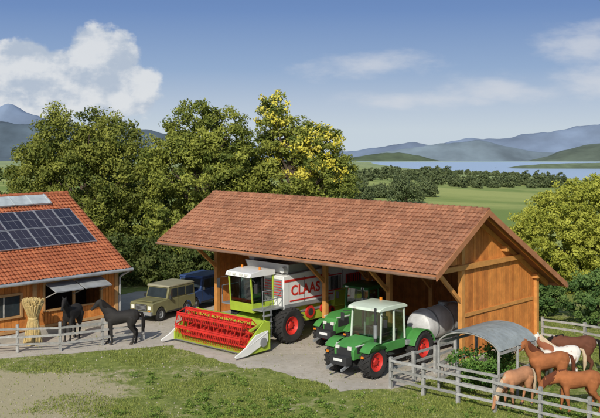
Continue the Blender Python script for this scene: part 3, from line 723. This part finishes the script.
# ---------------------------------------------------------------- tractors
def tractor(loc,c,fr,fw,rr,rw,wb,hood,cab,deck,tx,roofc,body,pillar):
    e=empty('tractor',loc,A); mats=[body,darkM,greyM,redM,lampM,orangeL,roofc,pillar,whiteM]
    hy0,hy1,hz0,hz1,hw=hood; cy0,cy1,cz0,cz1,cw=cab
    mb=MB()
    mb.prism([(hy0,hz0),(hy0-.02,hz0+.35),(hy0+.12,hz1-.22),(hy0+.5,hz1-.05),(hy1,hz1),(hy1,hz0)],-hw,hw,0)
    mb.prism([(cy0-.02,cz0-.35),(cy0-.02,cz0),(cy1,cz0),(cy1,cz0-.35)],-cw,cw,0)
    mb.prism([(cy0-.14,cz1),(cy0-.08,cz1+.10),(cy0+.2,cz1+.17),(cy1-.1,cz1+.17),(cy1+.1,cz1+.08),(cy1+.1,cz1)],-cw-.04,cw+.04,6)
    for s in(-1,1):
        for yc,r,w in((0,fr,fw),(wb,rr,rw)):
            pts=[]; k=9
            for i in range(k+1):
                q=pi*(.08+.84*i/k) if yc else pi*(.2+.6*i/k); pts.append((yc+math.cos(q)*(r+.09),r+math.sin(q)*(r+.09)))
            inn=[(yc+(y-yc)*.94,r+(z-r)*.94) for y,z in pts][::-1]
            mb.prism(pts+inn,s*(tx-w*.52),s*(tx+w*.5),0)
    if deck:
        mb.box((0,(cy1+deck)/2,cz0-.18),(1.7,deck-cy1,.18),2); mb.box((0,cy1+.35,cz0+.12),(1.3,.6,.4),0)
    mb.build('bodywork',e,mats,35,.025)
    mb=MB()
    mb.box((0,(hy0+wb)/2+.1,hz0-.12),(.5,wb-hy0+.2,.4),1); mb.cyl((-tx,0,fr),(tx,0,fr),.09,n=10,m=1); mb.cyl((-tx,wb,rr),(tx,wb,rr),.14,n=10,m=1)
    mb.box((0,hy0+.01,hz0+.24),(hw*1.5,.06,.34),1)
    for s in(-1,1):
        mb.box((s*hw*.62,hy0-.03,hz0+.42),(.17,.06,.13),4); mb.box((s*hw,hy0+.55,(hz0+hz1)/2+.02),(.02,.7,(hz1-hz0)*.4),1)
        mb.box((s*(hw+.005),hy0+.55,hz1-.17),(.016,.9,.05),8)
        for a,bq in(((cy0,cz0),(cy0+.08,cz1)),((cy1,cz0),(cy1-.04,cz1)),((cy0+(cy1-cy0)*.55,cz0),(cy0+(cy1-cy0)*.55,cz1))):
            mb.beam((s*(cw-.03),a[0],a[1]),(s*(cw-.05),bq[0],bq[1]),.06,.06,7)
        mb.tube([(s*(cw-.02),cy0,cz1-.12),(s*(cw+.28),cy0-.12,cz1-.15)],.014,6,1); mb.box((s*(cw+.3),cy0-.13,cz1-.38),(.16,.04,.3),1)
        mb.box((s*.45,cy0-.13,cz1+.06),(.15,.05,.08),4); mb.box((s*(tx),-.0-fr-.05,fr+.25),(.12,.04,.08),5)
        for z in(.45,.75): mb.box((s*(cw+.1),cy0+.35,z),(.26,.4,.03),1)
        mb.box((s*.32,hy1-.35,hz0-.15),(.4,.8,.4),1)
        mb.beam((s*.4,wb+.3,.7),(s*.45,wb+1.0,.45),.06,.08,1)
    mb.cyl((hw+.12,cy0-.15,hz0+.2),(hw+.12,cy0-.15,cz1+.15),.045,n=10,m=1); mb.cyl((hw+.12,cy0-.15,hz1),(hw+.12,cy0-.15,hz1+.5),.075,n=12,m=2)
    mb.cyl((-.3,cy1-.2,cz1+.15),(-.3,cy1-.2,cz1+.28),.06,n=10,m=5)
    mb.box((0,(cy0+cy1)/2+.1,cz0+.28),(.46,.42,.4),1); mb.box((0,(cy0+cy1)/2+.3,cz0+.6),(.46,.1,.5),1); mb.cyl((0,cy0+.3,cz0+.45),(0,cy0+.33,cz0+.5),.19,n=16,m=1); mb.cyl((0,cy0+.1,cz0),(0,cy0+.3,cz0+.46),.03,n=8,m=1)
    mb.box((0,hy0-.2,hz0-.02),(.8,.32,.32),1); mb.box((0,hy0-.37,hz0+.02),(.42,.02,.1),8)
    for s in(-1,1): mb.beam((s*.32,hy0-.05,.55),(s*.36,hy0-.6,.42),.06,.1,2)
    mb.build('chassis_and_fittings',e,mats,35,.006)
    mb=MB(); mb.prism([(cy0+.02,cz0),(cy0+.1,cz1),(cy1-.05,cz1),(cy1-.01,cz0)],-cw+.05,cw-.05,0); mb.build('cab_glass',e,[glass],0)
    mb=MB()
    for s in(-1,1): wheel(mb,(s*tx,0,fr),fr,fw,0,1,.56,20); wheel(mb,(s*tx,wb,rr),rr,rw,0,1,.56,22)
    mb.build('wheels',e,[tyreM,redM],35); return e
CO=Vector((-1.51,42.73,.004))
tractor(CO+U*6.95+V*(-2.15),0,.62,.46,.66,.5,3.0,(-.7,.55,.72,1.38,.48),(.6,2.15,1.15,2.38,.76),3.7,.86,paleM,greenM,paleM)
tractor(CO+U*3.55+V*.8,0,.52,.34,.78,.44,2.3,(-.6,1.2,.72,1.55,.34),(1.25,2.6,1.2,2.38,.68),0,.84,dgreenM,greenM,dgreenM)
# ---------------------------------------------------------------- slurry tanker
tk=empty('slurry_tanker',S(12.6,1.2)+Vector((0,0,.004)),A); mb=MB()
mb.path([(Vector((0,-1.75,1.25)),.35,.35),(Vector((0,-1.6,1.25)),.58,.58),(Vector((0,-1.4,1.25)),.66,.66),(Vector((0,1.4,1.25)),.66,.66),(Vector((0,1.6,1.25)),.58,.58),(Vector((0,1.75,1.25)),.35,.35)],28,0,Vector((1,0,0)))
for y in(-1.1,0,1.1): mb.path([(Vector((0,y-.04,1.25)),.69,.69),(Vector((0,y+.04,1.25)),.69,.69)],28,1,Vector((1,0,0)))
mb.cyl((0,.2,1.85),(0,.2,2.05),.22,n=16,m=1)
for s in(-1,1): mb.beam((s*.35,-1.6,.6),(s*.35,1.6,.6),.08,.14,1); mb.beam((s*.35,-1.6,.6),(0,-2.7,.55),.08,.1,1)
mb.cyl((-.75,.3,.5),(.75,.3,.5),.06,n=8,m=1); mb.cyl((0,-2.4,.05),(0,-2.4,.6),.04,n=8,m=1); mb.build('tank_and_frame',tk,[M('galvanised',(.58,.58,.56),None,.5,.1,dirt=.4),greyM],35)
mb=MB()
for s in(-1,1): wheel(mb,(s*.82,.3,.5),.5,.34,0,1,.52,20)
mb.build('wheels',tk,[tyreM,redM],35)
# ---------------------------------------------------------------- off-road cars
def suv(loc,rot,paint,roof,sc=1):
    e=empty('off_road_car',loc,rot,sc); mats=[paint,roof,darkM,dglass,lampM,greyM,orangeL]
    Wd=.8; mb=MB()
    def arch(yc,r=.42,z=.38): return [(yc+math.cos(q)*r,z+math.sin(q)*r) for q in np.linspace(pi,0,9)]
    lower=[(-1.85,.42),(-1.88,.98),(-1.8,1.05),(-.62,1.1),(1.85,1.1),(1.88,.42)]+arch(1.15)[::-1]+arch(-1.15)[::-1]
    mb.prism(lower,-Wd,Wd,0)
    mb.prism([(-.62,1.1),(-.42,1.72),(1.78,1.72),(1.84,1.1)],-Wd+.04,Wd-.04,0)
    mb.prism([(-.5,1.72),(-.42,1.82),(1.7,1.82),(1.84,1.72)],-Wd+.02,Wd-.02,1)
    mb.build('body',e,mats,35,.03)
    mb=MB()
    for s in(-1,1):
        x=s*(Wd-.035)
        for a,bb in((-.42,.25),(.33,.95),(1.03,1.7)):
            mb.prism([(a+ (.0 if a>-.4 else .02),1.16),(a+(.0 if a>-.4 else .16),1.62),(bb,1.62),(bb,1.16)],x-.01,x+.01,3)
        for y in(-.5,.29,.99): mb.box((s*(Wd+.001),y,.8),(.008,.015,.6),2)
        mb.box((s*.58,-1.87,.8),(.2,.06,.2),4); mb.box((s*.58,-1.885,.62),(.1,.03,.07),6); mb.box((s*(Wd+.1),-.5,1.2),(.14,.05,.18),2)
        mb.box((s*.65,1.88,.75),(.1,.04,.22),6)
        mb.box((s*(Wd-.02),0,.44),(.06,1.3,.08),2)
    mb.box((0,-1.87,.8),(.8,.05,.34),2)
    for k in range(5): mb.box((0,-1.9,.68+k*.06),(.74,.015,.02),5)
    mb.box((0,-1.95,.5),(1.6,.14,.16),5); mb.box((0,1.95,.5),(1.6,.12,.14),5); mb.box((0,-2.03,.5),(.42,.015,.1),4)
    mb.hexa([(-.68,-.625,1.16),(.68,-.625,1.16),(.68,-.6,1.16),(-.68,-.6,1.16),(-.64,-.475,1.66),(.64,-.475,1.66),(.64,-.44,1.66),(-.64,-.44,1.66)],3)
    mb.box((0,1.83,1.4),(1.2,.03,.4),3)
    mb.box((0,-1.2,1.1),(1.2,.9,.05),0)
    mb.build('windows_and_trim',e,mats,0,.005)
    mb=MB()
    for s in(-1,1):
        for y in(-1.15,1.15): wheel(mb,(s*(Wd-.1),y,.37),.37,.22,0,1,.55,26,lugh=.012)
    mb.build('wheels',e,[tyreM,greyM],35)
    return e
suv(G(160,321)+Vector((0,1.2,.004)),-.55,oliveM,oliveR,.9)
suv(G(194,310)+Vector((0,.8,.004)),-.5,blueM,blueM,.95)
# ---------------------------------------------------------------- trees
tl=leafM('tree_leaves',(.075,.105,.02),(.34,.35,.065),.3); tl2=leafM('tree_leaves_b',(.085,.12,.022),(.37,.39,.07),.3)
tree('deciduous_tree',(-13.9,61.5,0),[(0,0,5.2,4.2,3.5,3.9),(-.6,0,8.6,2.7,2.4,2.3),(1.5,.2,8.3,2.2,2.2,2.1),(2.8,-.3,6.2,2.1,2,2.3),(-2.9,-.2,6.6,1.9,2,2.3),(0,0,2.8,4.4,3.4,2.7)],tl,600,115,.60,.10,inner=.12)
tree('deciduous_tree',(-6.4,60,0),[(0,0,5.2,3.5,3.2,4.0),(-.3,0,9.0,1.9,2,2.1),(1.3,-.2,8.6,1.9,2,2.1),(-1.9,-.2,7.4,1.8,1.8,2.1),(2.0,0,6.6,1.7,2,2.2),(0,0,2.6,3.7,3,2.6)],tl2,540,115,.58,.10,inner=.12)
ftl=[(0,0,6.2,2.9,2.8,3.0),(-1.2,0,10.2,1.0,1.1,1.3),(-.4,0,8.9,1.7,1.5,1.5),(1.0,0,8.6,1.3,1.3,1.2),(2.3,0,8.5,.9,.9,.9),(3.0,0,6.6,1.2,1.3,1.2),(2.3,-.2,5.6,1.7,1.6,1.6),(-2.3,0,7.4,1.4,1.4,1.4),(-2.9,0,5.5,1.4,1.4,1.6),(0,0,3.4,3.2,2.6,2.4)]
tree('flowering_tree',(-.5,62,0),ftl,tl2,450,100,.50,.10,inner=.12,jag=.22,extra=(leafM('yellow_blossom',(.60,.52,.05),(.72,.64,.12),.2),.24,[(-1.2,-.1,10.5,1.0,1.1,1.2),(2.4,-.1,8.8,.9,.9,.8),(1.0,-.3,8.9,1.2,1.2,1.1),(.3,-.9,7.4,2.0,1.6,1.2),(2.9,-.3,6.8,1.0,1.2,1.0)]))
bl=leafM('olive_bush_leaves',(.24,.27,.035),(.52,.52,.085),.3)
tree('round_tree',(17.2,56,0),[(0,0,2.9,4.8,4.2,3.7),(1.5,0,3.6,3.6,3.6,3.2),(-1.8,-.4,2.4,3.2,3,2.8)],bl,1900,60,.32,.08,inner=.03,jag=.03)
bl2=leafM('shrub_leaves',(.05,.11,.03),(.18,.27,.07))
tree('shrub',(14.2,45.2,0),[(0,0,1.3,1.6,1.3,1.3),(.8,0,1.8,1.2,1.1,1.1)],bl2,130,80,.32,.08,trunk=.08)
tree('shrub',(12.3,47.8,0),[(0,0,.9,1.0,.9,.9)],bl2,60,80,.3,.08,trunk=.06)
hl=leafM('hedge_leaves',(.045,.075,.018),(.17,.19,.05))
P,T,Nn=crown([(x,57.5+random.uniform(-.5,.5),1.3,1.4,1.1,1.6+random.uniform(-.3,.5)) for x in np.arange(-19,3,1.5)],520,60,.5,.2,.15,.05)
leafmesh('hedge',None,P,.11,hl,T,Nn)
P,T,Nn=crown([(x,70+random.uniform(-2,2),3.0,2.6,2,3.4+random.uniform(-.6,1.0)) for x in list(np.arange(-34,3,2.6))],520,50,.9,.2,.2,.05)
leafmesh('hedge',None,P,.18,hl,T,Nn)
# ---------------------------------------------------------------- world, sun, camera
sd=Vector((-.25,-1,0)).normalized(); el=math.radians(32); sd=Vector((sd.x*math.cos(el),sd.y*math.cos(el),math.sin(el)))
w=bpy.data.worlds.new('World'); scene.world=w; w.use_nodes=True; nt=w.node_tree
bg=nt.nodes['Background']; out_=nt.nodes['World Output']
sk=nn(nt,'ShaderNodeTexSky',sky_type='NISHITA'); sk.sun_disc=False; sk.sun_elevation=el; sk.sun_rotation=math.atan2(sd.x,sd.y)
nt.links.new(sk.outputs[0],bg.inputs[0]); bg.inputs[1].default_value=.14
tc=nn(nt,'ShaderNodeTexCoord').outputs['Generated']; sp=nn(nt,'ShaderNodeSeparateXYZ'); nt.links.new(tc,sp.inputs[0])
yy=mth(nt,'MAXIMUM',sp.outputs[1],.08); az=mth(nt,'DIVIDE',sp.outputs[0],yy); ev=mth(nt,'DIVIDE',sp.outputs[2],yy)
cr=nn(nt,'ShaderNodeValToRGB'); nt.links.new(mth(nt,'MULTIPLY',sp.outputs[2],5.0),cr.inputs[0])
els=cr.color_ramp.elements; els[0].position=0; els[0].color=(.56,.64,.71,1); els[1].position=1; els[1].color=(.09,.17,.39,1)
for p,c in((.12,(.47,.56,.68,1)),(.32,(.29,.41,.61,1)),(.62,(.16,.27,.52,1))):
    q=els.new(p); q.color=c
cv=nn(nt,'ShaderNodeCombineXYZ'); nt.links.new(az,cv.inputs[0]); nt.links.new(mth(nt,'MULTIPLY',ev,1.35),cv.inputs[1])
nA=noi(nt,cv.outputs[0],19,9,.58)
def blob(px,py,rx,ry):
    a=mth(nt,'DIVIDE',mth(nt,'SUBTRACT',az,(px-300)/F),rx/F); b_=mth(nt,'DIVIDE',mth(nt,'SUBTRACT',ev,(HY-py)/F),ry/F)
    return mth(nt,'SUBTRACT',1,mth(nt,'SQRT',mth(nt,'ADD',mth(nt,'MULTIPLY',a,a),mth(nt,'MULTIPLY',b_,b_))))
def mx(l):
    r=l[0]
    for q in l[1:]: r=mth(nt,'MAXIMUM',r,q)
    return r
cum=mx([blob(103,56,44,38),blob(70,78,70,40),blob(22,62,44,30),blob(122,92,50,34),blob(20,98,70,40),blob(-60,70,60,50)])
den=ramp(nt,mth(nt,'ADD',mth(nt,'MULTIPLY',cum,1.3),mth(nt,'MULTIPLY',mth(nt,'SUBTRACT',nA,.5),1.7)),.10,.38)
cv2=nn(nt,'ShaderNodeCombineXYZ'); nt.links.new(mth(nt,'ADD',az,.012),cv2.inputs[0]); nt.links.new(mth(nt,'MULTIPLY_ADD',ev,1.35,-.022),cv2.inputs[1])
nB=noi(nt,cv2.outputs[0],19,9,.58)
shd=ramp(nt,mth(nt,'SUBTRACT',nA,nB),-.14,.11)
ccol=mixc(nt,shd,(.46,.53,.63),(.74,.76,.78))
cv3=nn(nt,'ShaderNodeCombineXYZ'); nt.links.new(az,cv3.inputs[0]); nt.links.new(mth(nt,'MULTIPLY',ev,2.6),cv3.inputs[1])
nC_=noi(nt,cv3.outputs[0],11,8,.6)
thin=mx([blob(368,66,95,20),blob(500,92,100,16),blob(585,45,75,30),blob(610,80,110,26),blob(430,100,120,14)])
den2=mth(nt,'MULTIPLY',ramp(nt,mth(nt,'ADD',mth(nt,'MULTIPLY',thin,.7),mth(nt,'MULTIPLY',mth(nt,'SUBTRACT',nC_,.5),1.6)),.05,.75),.65)
col=mixc(nt,den2,cr.outputs[0],(.68,.70,.74)); col=mixc(nt,mth(nt,'MULTIPLY',den,.9),col,ccol)
b2=nn(nt,'ShaderNodeBackground'); nt.links.new(col,b2.inputs[0]); b2.inputs[1].default_value=1
ms=nn(nt,'ShaderNodeMixShader'); nt.links.new(ramp(nt,sp.outputs[2],.15,.35),ms.inputs[0])
nt.links.new(b2.outputs[0],ms.inputs[1]); nt.links.new(bg.outputs[0],ms.inputs[2]); nt.links.new(ms.outputs[0],out_.inputs[0])
sun=bpy.data.lights.new('sun','SUN'); sun.energy=4.1; sun.angle=math.radians(.7); sun.color=(1,.95,.86)
so=bpy.data.objects.new('sun',sun); scene.collection.objects.link(so); so.rotation_euler=sd.to_track_quat('Z','Y').to_euler(); so.location=(0,0,30)
cam=bpy.data.cameras.new('camera'); cam.sensor_width=36; cam.lens=F/600*36; cam.shift_y=-(209-HY)/600; cam.clip_end=30000; cam.clip_start=.5
co=bpy.data.objects.new('camera',cam); scene.collection.objects.link(co); co.location=(0,0,HC); co.rotation_euler=(pi/2,0,0); scene.camera=co
scene.view_settings.view_transform='Standard'; scene.view_settings.look='None'; scene.view_settings.exposure=0
